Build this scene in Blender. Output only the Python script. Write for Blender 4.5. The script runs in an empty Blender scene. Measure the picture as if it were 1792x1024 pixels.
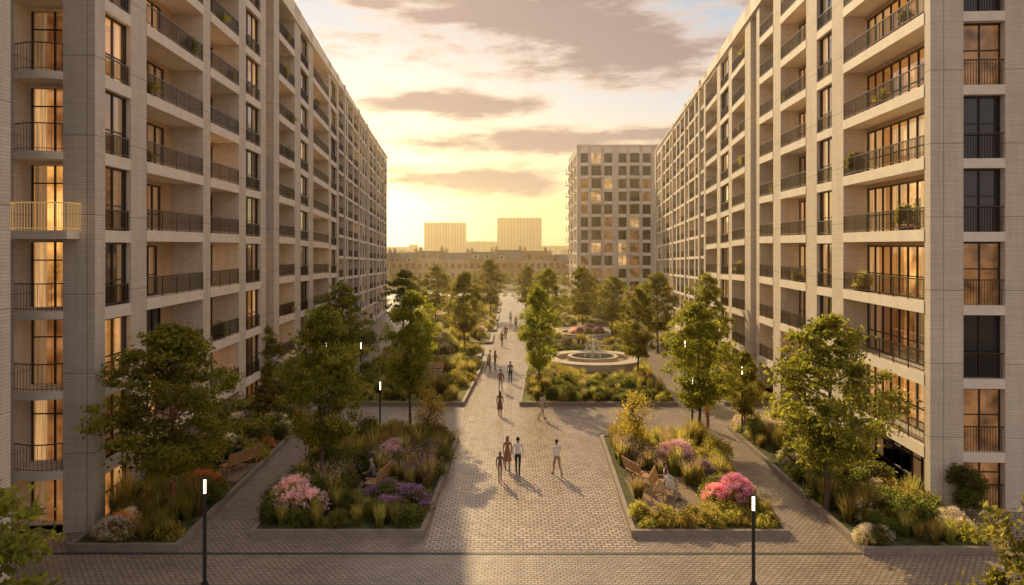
import bpy, math, random
import numpy as np
from mathutils import Vector, Matrix, Quaternion
random.seed(7); rng=np.random.default_rng(7)
scn=bpy.context.scene
col=scn.collection
rad=math.radians
SUN_AZ=rad(-18); SUN_EL=rad(28)
# ------------------------------------------------------------------ materials
def newmat(name):
    m=bpy.data.materials.new(name); m.use_nodes=True
    nt=m.node_tree; b=nt.nodes['Principled BSDF']
    return m,nt,b
def setc(sock,c): sock.default_value=(c[0],c[1],c[2],1)
def mixcol(nt,fac,a,b,bt='MIX'):
    n=nt.nodes.new('ShaderNodeMix'); n.data_type='RGBA'; n.blend_type=bt
    def put(s,v):
        if isinstance(v,(tuple,list)): s.default_value=(v[0],v[1],v[2],1) if len(v)>=3 else v
        elif isinstance(v,(int,float)): s.default_value=v
        else: nt.links.new(v,s)
    put(n.inputs[0],fac); put(n.inputs[6],a); put(n.inputs[7],b)
    return n.outputs[2]
def noise(nt,vec,scale,detail=4,rough=.6):
    n=nt.nodes.new('ShaderNodeTexNoise'); n.inputs['Scale'].default_value=scale
    n.inputs['Detail'].default_value=detail; n.inputs['Roughness'].default_value=rough
    if vec is not None: nt.links.new(vec,n.inputs['Vector'])
    return n.outputs['Fac']
def objco(nt):
    return nt.nodes.new('ShaderNodeTexCoord').outputs['Object']
def ramp(nt,f,stops):
    r=nt.nodes.new('ShaderNodeValToRGB'); e=r.color_ramp.elements
    while len(e)<len(stops): e.new(.5)
    for i,(p,c) in enumerate(stops): e[i].position=p; e[i].color=(c[0],c[1],c[2],1)
    nt.links.new(f,r.inputs[0]); return r.outputs[0]
def bump(nt,b,h,strength=.3,dist=.02):
    n=nt.nodes.new('ShaderNodeBump'); n.inputs['Strength'].default_value=strength; n.inputs['Distance'].default_value=dist
    nt.links.new(h,n.inputs['Height']); nt.links.new(n.outputs[0],b.inputs['Normal'])
def mat(name,c,rough=.7,var=.25,scale=3,bmp=0,metal=0,emit=None,es=0):
    m,nt,b=newmat(name)
    f=noise(nt,objco(nt),scale,5)
    f=ramp(nt,f,[(.3,(0,0,0)),(.7,(1,1,1))])
    lo=tuple(x*(1-var) for x in c); hi=tuple(min(1,x*(1+var)) for x in c)
    nt.links.new(mixcol(nt,f,lo,hi),b.inputs['Base Color'])
    b.inputs['Roughness'].default_value=rough; b.inputs['Metallic'].default_value=metal
    if bmp: bump(nt,b,f,bmp)
    if emit: setc(b.inputs['Emission Color'],emit); b.inputs['Emission Strength'].default_value=es
    return m
def mathn(nt,op,a,b=None,c=None):
    n=nt.nodes.new('ShaderNodeMath'); n.operation=op
    for i,v in enumerate((a,b,c)):
        if v is None: continue
        if isinstance(v,(int,float)): n.inputs[i].default_value=v
        else: nt.links.new(v,n.inputs[i])
    return n.outputs[0]
def bricktex(nt,vec,c1,c2,mort,w,h,ms,smooth=.3):
    t=nt.nodes.new('ShaderNodeTexBrick'); nt.links.new(vec,t.inputs['Vector'])
    setc(t.inputs['Color1'],c1); setc(t.inputs['Color2'],c2); setc(t.inputs['Mortar'],mort)
    t.inputs['Scale'].default_value=1; t.inputs['Brick Width'].default_value=w; t.inputs['Row Height'].default_value=h
    t.inputs['Mortar Size'].default_value=ms; t.inputs['Mortar Smooth'].default_value=smooth
    return t
def brickmat(name,c1,c2,mort,w,h,ms,wall=True,rough=.8,bs=.4,big=.25,dist=0,bd=.015):
    m,nt,b=newmat(name)
    co=objco(nt)
    if wall:
        sp=nt.nodes.new('ShaderNodeSeparateXYZ'); nt.links.new(co,sp.inputs[0])
        cb=nt.nodes.new('ShaderNodeCombineXYZ')
        nt.links.new(mathn(nt,'ADD',sp.outputs[0],sp.outputs[1]),cb.inputs[0]); nt.links.new(sp.outputs[2],cb.inputs[1])
        vec=cb.outputs[0]
    else: vec=co
    if dist:
        nn=nt.nodes.new('ShaderNodeTexNoise'); nn.inputs['Scale'].default_value=1.3; nt.links.new(vec,nn.inputs['Vector'])
        vm=nt.nodes.new('ShaderNodeVectorMath'); vm.operation='MULTIPLY_ADD'
        nt.links.new(nn.outputs['Color'],vm.inputs[0]); vm.inputs[1].default_value=(dist,dist,0); nt.links.new(vec,vm.inputs[2]); vec=vm.outputs[0]
    t=bricktex(nt,vec,c1,c2,mort,w,h,ms)
    f=noise(nt,co,.6,6,.65)
    f=ramp(nt,f,[(.3,(1-big,)*3),(.7,(1,1,1))])
    out=mixcol(nt,1.0,t.outputs['Color'],f,'MULTIPLY')
    if wall:
        t2=bricktex(nt,vec,(1,1,1),(.95,.945,.94),(.5,.48,.46),6.1,3.05,.016,.1); t2.offset=.0
        out=mixcol(nt,1.0,out,t2.outputs['Color'],'MULTIPLY')
        mp=nt.nodes.new('ShaderNodeMapping'); mp.inputs['Scale'].default_value=(1.6,.12,1); nt.links.new(vec,mp.inputs[0])
        g=noise(nt,mp.outputs[0],1.5,6,.7); g=ramp(nt,g,[(.35,(.88,.865,.85)),(.6,(1,1,1))])
        out=mixcol(nt,1.0,out,g,'MULTIPLY')
    nt.links.new(out,b.inputs['Base Color'])
    if wall: b.inputs['Roughness'].default_value=rough
    else:
        r=noise(nt,co,2.5,4); nt.links.new(mathn(nt,'MULTIPLY_ADD',r,.4,rough-.2),b.inputs['Roughness'])
        b.inputs['Specular IOR Level'].default_value=.9
    inv=mathn(nt,'SUBTRACT',1,t.outputs['Fac'])
    bump(nt,b,inv,bs,bd)
    return m
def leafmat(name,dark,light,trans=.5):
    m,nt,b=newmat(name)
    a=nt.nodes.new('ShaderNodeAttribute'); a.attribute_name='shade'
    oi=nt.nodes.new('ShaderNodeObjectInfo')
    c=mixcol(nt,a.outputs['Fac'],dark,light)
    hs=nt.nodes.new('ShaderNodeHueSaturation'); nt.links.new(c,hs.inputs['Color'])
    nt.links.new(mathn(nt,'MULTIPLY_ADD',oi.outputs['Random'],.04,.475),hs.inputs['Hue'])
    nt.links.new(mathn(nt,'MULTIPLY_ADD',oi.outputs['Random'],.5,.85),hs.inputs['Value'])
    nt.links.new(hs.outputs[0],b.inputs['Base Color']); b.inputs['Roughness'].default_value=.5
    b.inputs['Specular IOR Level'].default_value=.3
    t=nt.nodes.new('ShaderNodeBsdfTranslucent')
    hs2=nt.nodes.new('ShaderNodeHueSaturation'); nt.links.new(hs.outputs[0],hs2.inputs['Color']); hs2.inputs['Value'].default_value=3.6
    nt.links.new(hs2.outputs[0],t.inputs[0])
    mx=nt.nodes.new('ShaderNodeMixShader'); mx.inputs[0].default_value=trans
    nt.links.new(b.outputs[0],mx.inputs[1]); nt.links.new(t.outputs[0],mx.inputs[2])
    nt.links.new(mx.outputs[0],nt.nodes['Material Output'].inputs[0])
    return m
M={}
M['brick']=brickmat('pale_brick',(.84,.755,.65),(.76,.68,.58),(.52,.455,.38),.9,.105,.008,bs=.25,big=.10)
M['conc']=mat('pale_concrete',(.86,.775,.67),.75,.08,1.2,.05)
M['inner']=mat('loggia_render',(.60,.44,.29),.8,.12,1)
M['frame']=mat('dark_metal_frame',(.04,.03,.024),.4,.2,5)
M['rail']=mat('railing_metal',(.07,.05,.036),.35,.2,5,0,.4)
M['rail_lit']=mat('glow_painted_railing',(.75,.5,.2),.4,.2,5,0,.3,(1,.6,.2),.3)  # golden light on the railing painted in as colour and a faint glow
M['core']=mat('roof_concrete',(.3,.28,.26),.9,.2,.5)
def glassmat(name):
    m,nt,b=newmat(name); nt.nodes.remove(b)
    g=nt.nodes.new('ShaderNodeBsdfGlossy'); g.inputs['Roughness'].default_value=.02; setc(g.inputs[0],(.9,.9,.92))
    t=nt.nodes.new('ShaderNodeBsdfTransparent'); setc(t.inputs[0],(.8,.74,.66))
    fr=nt.nodes.new('ShaderNodeFresnel'); fr.inputs[0].default_value=1.6
    mx=nt.nodes.new('ShaderNodeMixShader'); nt.links.new(mathn(nt,'MULTIPLY_ADD',fr.outputs[0],1.1,.05),mx.inputs[0])
    nt.links.new(t.outputs[0],mx.inputs[1]); nt.links.new(g.outputs[0],mx.inputs[2])
    nt.links.new(mx.outputs[0],nt.nodes['Material Output'].inputs[0]); return m
M['glass']=glassmat('window_glass')
def roommat(name,c,s,base=(.3,.22,.15),fold_shade=False):
    m,nt,b=newmat(name)
    co=objco(nt)
    if fold_shade:
        mp=nt.nodes.new('ShaderNodeMapping'); mp.inputs['Scale'].default_value=(7,7,.25); nt.links.new(co,mp.inputs[0])
        f=noise(nt,mp.outputs[0],1.6,3); f=ramp(nt,f,[(.3,(.25,.25,.25)),(.7,(1,1,1))])  # light and dark of curtain folds painted as stripes into the glow
    else:
        f=noise(nt,co,.75,3,.55); f=ramp(nt,f,[(.36,(.12,.10,.08)),(.52,(.5,.45,.4)),(.68,(1,1,1))])
    setc(b.inputs['Base Color'],base)
    nt.links.new(mixcol(nt,1.0,c,f,'MULTIPLY'),b.inputs['Emission Color'])
    b.inputs['Emission Strength'].default_value=s; return m
M['room_lit']=roommat('lit_room',(1,.54,.17),2.1)
M['room_dim']=roommat('dim_room',(1,.46,.17),.6)
M['room_dark']=mat('dark_room',(.05,.04,.035),.8)
M['curt']=roommat('dim_glow_curtain',(1,.6,.3),.28,(.6,.5,.38),True)  # cloth glows by itself in place of room light shining through
M['curt_lit']=roommat('lit_curtain_cloth',(1,.60,.26),.95,(.6,.5,.38),True)
def dglass(name,c,e,es):
    m,nt,b=newmat(name); setc(b.inputs['Base Color'],c); b.inputs['Roughness'].default_value=.08
    b.inputs['Specular IOR Level'].default_value=.9
    if es:
        f=noise(nt,objco(nt),.9,2); f=ramp(nt,f,[(.35,(.15,.15,.15)),(.65,(1,1,1))])
        nt.links.new(mixcol(nt,1.0,e,f,'MULTIPLY'),b.inputs['Emission Color']); b.inputs['Emission Strength'].default_value=es
    return m
M['dglass']=dglass('dark_glass',(.03,.03,.035),(0,0,0),0)
M['dglass2']=dglass('dim_lit_glass',(.08,.05,.03),(1,.43,.14),.26)  # dim room light put into the pane itself as a warm glow
M['dglass3']=dglass('lit_glass',(.2,.14,.08),(1,.56,.22),.8)
M['cobble']=brickmat('cobble_setts',(.66,.50,.375),(.45,.335,.25),(.09,.064,.047),.30,.21,.028,False,.34,1.0,.3,.08,.03)
M['cobble2']=brickmat('plaza_setts',(.52,.405,.32),(.39,.30,.24),(.10,.078,.06),.22,.15,.020,False,.40,.9,.35,.06,.02)
M['kerb']=mat('kerb_stone',(.28,.225,.185),.7,.2,2,.1)
M['gravel']=mat('gravel',(.28,.20,.13),.95,.3,9,.3)
M['soil']=mat('soil_groundcover',(.075,.078,.02),.95,.6,2.5,.6)
M['grass']=mat('grass_lawn',(.16,.15,.03),.95,.4,2,.5)
M['land']=mat('land',(.15,.12,.065),.95,.4,.03)
M['drain']=mat('drain_channel',(.05,.045,.045),.6)
M['bark']=mat('bark',(.12,.08,.055),.9,.4,9,.5)
M['barkred']=mat('reddish_bark',(.26,.10,.055),.85,.4,9,.5)
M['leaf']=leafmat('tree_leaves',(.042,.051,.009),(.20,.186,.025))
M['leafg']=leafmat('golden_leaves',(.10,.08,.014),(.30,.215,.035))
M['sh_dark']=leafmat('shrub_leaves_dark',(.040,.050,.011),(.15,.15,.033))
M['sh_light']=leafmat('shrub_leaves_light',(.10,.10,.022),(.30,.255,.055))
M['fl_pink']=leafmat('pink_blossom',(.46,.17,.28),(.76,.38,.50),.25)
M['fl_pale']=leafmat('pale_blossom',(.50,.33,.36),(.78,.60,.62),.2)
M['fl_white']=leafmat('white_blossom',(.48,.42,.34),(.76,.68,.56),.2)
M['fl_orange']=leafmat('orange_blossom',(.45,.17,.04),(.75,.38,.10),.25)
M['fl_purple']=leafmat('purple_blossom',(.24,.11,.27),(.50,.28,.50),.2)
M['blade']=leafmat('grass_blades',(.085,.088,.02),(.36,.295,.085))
M['wood']=mat('bench_wood',(.52,.30,.13),.5,.3,6,.2)
M['lamp']=mat('lamp_post_metal',(.02,.02,.02),.4)
M['lampglow']=mat('lamp_light',(1,.9,.7),.4,0,1,0,0,(1,.82,.55),7)
M['stone']=mat('fountain_stone',(.54,.46,.37),.6,.15,2,.1)
m,nt,b=newmat('water'); setc(b.inputs['Base Color'],(.05,.06,.06)); b.inputs['Roughness'].default_value=.05
bump(nt,b,noise(nt,objco(nt),6,3),.4,.03); M['water']=m
M['jet']=mat('water_spray',(.9,.9,.86),.3,.05,5,0,0)
# ------------------------------------------------------------------ mesh builder
class MB:
    def __init__(s): s.v=[];s.f=[];s.m=[];s.mats=[];s.flip=False
    def mi(s,k):
        if k not in s.mats: s.mats.append(k)
        return s.mats.index(k)
    def add(s,vs,fs,k):
        o=len(s.v); s.v.extend(vs); i=s.mi(k)
        for f in fs:
            t=tuple(a+o for a in f); s.f.append(t[::-1] if s.flip else t); s.m.append(i)
    def box(s,x0,x1,y0,y1,z0,z1,k,fr=None):
        p=[(x0,y0,z0),(x1,y0,z0),(x1,y1,z0),(x0,y1,z0),(x0,y0,z1),(x1,y0,z1),(x1,y1,z1),(x0,y1,z1)]
        if fr: p=[fr(*q) for q in p]
        s.add(p,[(0,3,2,1),(4,5,6,7),(0,1,5,4),(1,2,6,5),(2,3,7,6),(3,0,4,7)],k)
    def tube(s,p0,p1,r0,r1,k,n=8,cap=True):
        p0=Vector(p0);p1=Vector(p1);d=(p1-p0)
        if d.length<1e-6: return
        q=d.to_track_quat('Z','Y'); vs=[]
        for p,r in((p0,r0),(p1,r1)):
            for i in range(n):
                a=2*math.pi*i/n; vs.append(tuple(p+q@Vector((r*math.cos(a),r*math.sin(a),0))))
        fs=[(i,(i+1)%n,n+(i+1)%n,n+i) for i in range(n)]
        if cap: fs+=[tuple(range(n-1,-1,-1)),tuple(range(n,2*n))]
        s.add(vs,fs,k)
    def ell(s,c,r,k,nu=10,nv=7,keep=None,rot=None):
        vs=[];fs=[]
        for j in range(nv+1):
            t=math.pi*j/nv
            for i in range(nu):
                a=2*math.pi*i/nu
                p=Vector((r[0]*math.sin(t)*math.cos(a),r[1]*math.sin(t)*math.sin(a),r[2]*math.cos(t)))
                if rot: p=rot@p
                vs.append((c[0]+p.x,c[1]+p.y,c[2]+p.z))
        for j in range(nv):
            for i in range(nu):
                f=(j*nu+i,(j+1)*nu+i,(j+1)*nu+(i+1)%nu,j*nu+(i+1)%nu)
                if keep:
                    cc=[sum(vs[q][d] for q in f)/4-c[d] for d in range(3)]
                    if not keep(*cc): continue
                fs.append(f)
        s.add(vs,fs,k)
    def ring(s,c,ri,ro,z0,z1,k,n=48,a0=0,a1=2*math.pi):
        full=abs(a1-a0-2*math.pi)<1e-4; m=n if full else n+1; vs=[];fs=[]
        for i in range(m):
            a=a0+(a1-a0)*i/n
            for r,z in((ri,z0),(ro,z0),(ro,z1),(ri,z1)): vs.append((c[0]+r*math.cos(a),c[1]+r*math.sin(a),z))
        for i in range(n):
            j=(i+1)%m
            for q in range(4): fs.append((i*4+q,j*4+q,j*4+(q+1)%4,i*4+(q+1)%4))
        if not full: fs+=[(0,1,2,3),tuple(n*4+q for q in (3,2,1,0))]
        s.add(vs,fs,k)
    def poly(s,pts,z,k): s.add([(p[0],p[1],z) for p in pts],[tuple(range(len(pts)))],k)
    def obj(s,name,parent=None,tf=None,smooth=False):
        vs=[tf(*p) for p in s.v] if tf else s.v
        me=bpy.data.meshes.new(name); me.from_pydata(vs,[],s.f)
        for k in s.mats: me.materials.append(M[k])
        me.polygons.foreach_set('material_index',s.m)
        if smooth: me.polygons.foreach_set('use_smooth',[True]*len(s.f))
        me.update()
        o=bpy.data.objects.new(name,me); col.objects.link(o)
        if parent: o.parent=parent
        return o
def empty(name,loc=(0,0,0),rz=0):
    e=bpy.data.objects.new(name,None); e.location=loc; e.rotation_euler=(0,0,rz); e.empty_display_size=.2
    col.objects.link(e); return e
# ------------------------------------------------------------------ apartment buildings
LV=[2.4+3.05*k for k in range(10)]
TOPZ=31.0
def taper(x,y,z):
    if y>58: z=z*(1-(y-58)*.0026)
    return (x,y,z)
def make_apartment(O,T,N,cols,L,seed,side):
    R=random.Random(seed)
    def fr(s,d,z): return (O[0]+s*T[0]+d*N[0],O[1]+s*T[1]+d*N[1],z)
    W=MB();RL=MB();F=MB();G=MB();I=MB()
    for q in (W,RL,F,G,I): q.flip=(side=='R')
    lev=[0]+LV
    def railing(s0,s1,d,z,k='rail',step=.12,h=1.05):
        RL.box(s0,s1,d,d+.05,z+h-.05,z+h,k,fr); RL.box(s0,s1,d+.01,d+.04,z+.1,z+.14,k,fr)
        n=max(2,int((s1-s0)/step))
        for i in range(n+1):
            s=s0+(s1-s0-.018)*i/n
            RL.box(s,s+.018,d+.015,d+.035,z+.14,z+h-.05,k,fr)
        n=max(1,int((s1-s0)/1.5))
        for i in range(n+1):
            s=s0+(s1-s0-.05)*i/n; RL.box(s,s+.05,d+.005,d+.045,z,z+h-.05,k,fr)
    def glazing(s0,s1,d,z0,z1,pane=.95,lit=None,droom=3.2,transom=True):
        n=max(1,round((s1-s0)/pane)); w=(s1-s0)/n
        for i in range(n+1):
            s=s0+w*i; F.box(s-.035 if i else s,s+.035 if i<n else s,d,d+.09,z0,z1,'frame',fr)
        F.box(s0,s1,d+.003,d+.087,z1-.08,z1,'frame',fr); F.box(s0,s1,d+.003,d+.087,z0,z0+.08,'frame',fr)
        if transom: F.box(s0,s1,d+.005,d+.085,z0+1.0,z0+1.05,'frame',fr)
        G.add([fr(s0,d+.045,z0),fr(s1,d+.045,z0),fr(s1,d+.045,z1),fr(s0,d+.045,z1)],[(0,1,2,3)],'glass')
        if lit is None:
            r=R.random(); lit='room_lit' if r<.42 else 'room_dim' if r<.82 else 'room_dark'
        I.add([fr(s0-.3,droom-.01,z0-.1),fr(s1+.3,droom-.01,z0-.1),fr(s1+.3,droom-.01,z1+.2),fr(s0-.3,droom-.01,z1+.2)],[(0,1,2,3)],lit)
        k='curt_lit' if lit=='room_lit' else 'curt'
        if R.random()<.9:
            for sd in (0,1):
                cw=(s1-s0)*R.uniform(.12,.38)
                a=s0 if sd==0 else s1-cw; m=max(6,int(cw/.07)); vs=[]
                for i in range(m+1):
                    s=a+cw*i/m; dd=d+.17+.035*math.sin(i*2.1)
                    vs+= [fr(s,dd,z0+.03),fr(s,dd,z1-.05)]
                I.add(vs,[(2*i,2*i+2,2*i+3,2*i+1) for i in range(m)],k)
        if lit!='room_dark' and droom-d>1.2 and R.random()<.6:
            a=R.uniform(s0,s1-.9); I.box(a,a+.9,droom-.6,droom-.15,z0,z0+R.uniform(.7,1.9),'frame',fr)
    prev=.0
    Dm=3.3
    for ci,(s0,s1,typ) in enumerate(cols):
        if ci>0 and s0-prev>.02:
            W.box(prev,s0,0,Dm,0,TOPZ,'brick',fr)
        prev=s1
        far=s0>33
        for k in range(len(lev)):
            z0=lev[k]; z1=(lev[k+1] if k+1<len(lev) else TOPZ)
            if k+1==len(lev):
                W.box(s0,s1,.004,Dm,z0-.32,TOPZ-.004,'conc',fr); break
            if typ in('slot',):
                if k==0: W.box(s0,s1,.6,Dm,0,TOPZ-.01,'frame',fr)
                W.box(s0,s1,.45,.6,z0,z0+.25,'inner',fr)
                pane='dglass2' if R.random()<.4 else 'dglass'
                W.box(s0+.1,s1-.1,.52,.6,z0+.35,z0+2.8,pane,fr)
                continue
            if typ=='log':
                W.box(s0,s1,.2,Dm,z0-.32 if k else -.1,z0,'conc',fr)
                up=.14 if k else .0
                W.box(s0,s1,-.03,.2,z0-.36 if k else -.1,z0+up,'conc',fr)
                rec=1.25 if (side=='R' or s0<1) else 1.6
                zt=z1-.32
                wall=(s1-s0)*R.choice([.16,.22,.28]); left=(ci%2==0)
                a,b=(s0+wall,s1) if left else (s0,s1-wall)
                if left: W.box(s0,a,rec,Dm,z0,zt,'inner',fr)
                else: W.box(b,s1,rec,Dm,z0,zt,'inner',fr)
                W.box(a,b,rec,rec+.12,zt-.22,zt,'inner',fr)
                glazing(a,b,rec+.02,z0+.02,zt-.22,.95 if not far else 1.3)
                if k>0: railing(s0,s1,.0,z0+.14,'rail',.12 if not far else .16,.95)
                if k>0 and R.random()<.45:
                    PL.append((fr(R.uniform(s0+.4,s1-.4),.38,z0),R.uniform(.8,1.25)))
            if typ=='win':
                W.box(s0,s1,.003,Dm,z0-.42 if k else -.1,z0+.06,'conc',fr)
                zt=z1-.42
                droom=1.2 if s0<1 else Dm-.1
                glazing(s0+.05,s1-.05,.22,z0+.06,zt,1.05,None,droom)
                W.box(s0,s0+.05,.2,.4,z0+.06,zt,'frame',fr);W.box(s1-.05,s1,.2,.4,z0+.06,zt,'frame',fr)
                if k>0: railing(s0+.06,s1-.06,.06,z0+.06,'rail',.11,.85)
    if side=='L':
        W.box(0,cols[0][0],0,1.2,0,TOPZ,'brick',fr)
        W.box(1.7,cols[0][1]+.9,1.26,14,0,TOPZ-.02,'core',fr)
        W.box(cols[0][1]+.9,cols[-1][1],3.3,14,0,TOPZ-.01,'core',fr)
        W.box(0,1.7,3.0,14,0,TOPZ-.006,'brick',fr)
        for k in range(len(lev)-1):
            z0=lev[k]; zt=lev[k+1]-.3
            W.box(-.02,1.7,1.2,3.0,z0-.3 if k else -.1,z0,'conc',fr)
            I.add([fr(1.69,1.2,z0),fr(1.69,3.0,z0),fr(1.69,3.0,zt),fr(1.69,1.2,zt)],[(0,1,2,3)],R.choice(['room_lit','room_dim','room_dim']))
            for j in range(3):
                F.box(1.1,1.18,1.2+.87*j,1.26+.87*j,z0,zt,'frame',fr)
            F.box(1.1,1.18,1.2,3.0,zt-.12,zt,'frame',fr); F.box(1.11,1.17,1.2,3.0,z0+1.9,z0+1.95,'frame',fr)
            G.add([fr(1.14,1.2,z0),fr(1.14,3.0,z0),fr(1.14,3.0,zt),fr(1.14,1.2,zt)],[(0,1,2,3)],'glass')
            for a in (1.25,2.5):
                vs=[]
                for i in range(9): vs+=[fr(1.3+.04*math.sin(i*2.2),a+.45*i/8,z0+.02),fr(1.3+.04*math.sin(i*2.2),a+.45*i/8,zt-.05)]
                I.add(vs,[(2*i,2*i+2,2*i+3,2*i+1) for i in range(8)],'curt_lit' if R.random()<.6 else 'curt')
            if k==0: continue
            proj=.95 if k==4 else .35
            kk='rail_lit' if k==4 else 'rail'
            aa,bb=(.55,3.0) if k==4 else (1.2,3.0)
            n=12; pts=[]
            for i in range(n+1):
                t=i/n; bow=proj if k==4 else proj*math.sin(math.pi*min(1,max(0,t*.9+.1)))
                pts.append((-bow,aa+(bb-aa)*t))
            full=[(-.03,aa)]+pts+[(-.03,bb)]
            nn=len(full); vs=[fr(p[0],p[1],z0-.3) for p in full]+[fr(p[0],p[1],z0-.002) for p in full]
            W.add(vs,[tuple(range(nn)),tuple(range(nn,2*nn))]+[(i,(i+1)%nn,nn+(i+1)%nn,nn+i) for i in range(nn)],'conc')
            for i in range(len(full)-1):
                p,q=full[i],full[i+1]; L_=math.hypot(q[0]-p[0],q[1]-p[1]); m=max(1,int(L_/.1))
                a=fr(p[0]+.03,p[1],z0+1.05); b2=fr(q[0]+.03,q[1],z0+1.05)
                RL.tube(a,b2,.025,.025,kk,6); RL.tube((a[0],a[1],z0+.1),(b2[0],b2[1],z0+.1),.015,.015,kk,5)
                for j in range(m):
                    t=j/m; x=a[0]+(b2[0]-a[0])*t; y=a[1]+(b2[1]-a[1])*t
                    RL.tube((x,y,z0),(x,y,z0+1.05),.01,.01,kk,4,False)
    else:
        W.box(0,cols[0][0],0,1.33,0,TOPZ,'brick',fr)
        W.box(.62,cols[-1][1],3.3,14,0,TOPZ-.01,'core',fr)
        W.box(0,.62,3.0,4.3,0,TOPZ-.006,'brick',fr); W.box(0,.62,5.9,14,0,TOPZ-.006,'brick',fr)
        W.box(.5,.62,1.33,3.0,0,TOPZ-.02,'core',fr);W.box(.5,.62,4.3,5.9,0,TOPZ-.02,'core',fr)
        for da,db in((1.33,3.0),(4.3,5.9)):
            for k in range(len(lev)):
                z0=lev[k]
                if k+1==len(lev): W.box(.004,.5,da,db,z0-.3,TOPZ-.01,'brick',fr); break
                W.box(.01,.5,da,db,z0-.38 if k else -.1,z0+.02,'conc',fr)
                zt=lev[k+1]-.38
                W.box(.42,.5,da,db,z0+.02,zt,'dglass2' if k in(0,1,3,6) else 'dglass',fr)
                for j in range(3): F.box(.36,.42,da+(db-da-.06)*j/2,da+.06+(db-da-.06)*j/2,z0+.02,zt,'frame',fr)
                F.box(.363,.417,da,db,zt-.09,zt,'frame',fr)
                F.box(.366,.414,da,db,z0+1.5,z0+1.55,'frame',fr)
                RL.box(.08,.12,da,db,z0+1.05,z0+1.1,'rail',fr)
                n=int((db-da)/.11)
                for j in range(n): 
                    s=da+(db-da)*j/n; RL.box(.09,.11,s,s+.018,z0+.03,z0+1.05,'rail',fr)
    Lend=cols[-1][1]
    s=Lend; s_end=L
    W.box(s,s+.9,-.06,Dm,0,TOPZ+.004,'brick',fr); s+=.9
    nf=12; fh=(TOPZ-.9-.6)/nf
    W.box(s,s_end,3.0,14,0,TOPZ-.02,'core',fr)
    j=0
    while s<s_end-.5:
        w=R.choice([2.3,3.4,2.3,1.5]); w=min(w,s_end-.7-s)
        if w<.8: W.box(s,s_end,0,3.0,0,TOPZ,'brick',fr); s=s_end; break
        deep=1.2 if w>3 else .45
        for k in range(nf+1):
            z0=.6+fh*k
            if k==nf: W.box(s,s+w,.004,3.0,z0-.25,TOPZ-.004,'conc',fr); break
            W.box(s,s+w,.004,3.0,z0-.25 if k else 0,z0+.08,'conc',fr)
            r=R.random(); pk='dglass' if r<.5 else 'dglass2' if r<.84 else 'dglass3'
            W.box(s,s+w,deep,3.0,z0+.08,z0+fh-.25,pk,fr)
            n=max(1,round(w/1.0))
            for q in range(n+1):
                F.box(s+(w-.06)*q/n,s+.06+(w-.06)*q/n,deep-.05,deep,z0+.08,z0+fh-.25,'frame',fr)
            RL.box(s,s+w,.05,.09,z0+.9,z0+.95,'rail',fr)
            if w>3 or R.random()<.5:
                n=int(w/.2)
                for q in range(n): RL.box(s+w*q/n,s+w*q/n+.025,.06,.085,z0+.08,z0+.9,'rail',fr)
        W.box(s+w,s+w+.7,0 if j%3 else -.12,3.0,0,TOPZ+(.003 if j%3 else .05),'brick',fr)
        s+=w+.7; j+=1
    W.box(-.05,s_end+.05,-.16,.35,TOPZ+.02,TOPZ+.22,'conc',fr)
    E=empty('apartment_building')
    for mb,n in((W,'walls_and_slabs'),(RL,'balcony_railings'),(F,'window_frames'),(G,'window_glass'),(I,'rooms_and_curtains')):
        mb.obj(n,E,taper)
    return E
PL=[]
def unit(x,y):
    l=math.hypot(x,y); return (x/l,y/l)
TL=unit(-.0515,1)
NL=(-TL[1], TL[0])
colsL=[(.8,3.0,'win'),(4.5,11.4,'log'),(12.5,17.5,'log'),(18.9,22.2,'win'),(23.5,25.5,'slot'),(27,31.8,'log'),(33.9,37,'win'),(38.8,46,'log'),(47.2,50.4,'win')]
make_apartment((-16.0,28.5),TL,NL,colsL,96.2,3,'L')
TR=unit(.0644,1); NR=(TR[1],-TR[0])
colsR=[(.5,9.5,'log'),(11.2,13.7,'win'),(15.6,21.0,'log'),(22.8,26.5,'log'),(27.4,29.2,'slot'),(31,35.7,'log'),(37,40.5,'win'),(42,47.5,'log')]
make_apartment((17.4,30.9),TR,NR,colsR,90.2,11,'R')
W=MB(); W.box(-30,-14.85,20,22,0,33,'brick'); W.box(-30,-14.7,19.9,20.0,0,33.1,'conc')
W.box(-30,-15.3,22,22.5,0,33,'frame')
W.obj('wing_wall')
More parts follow.
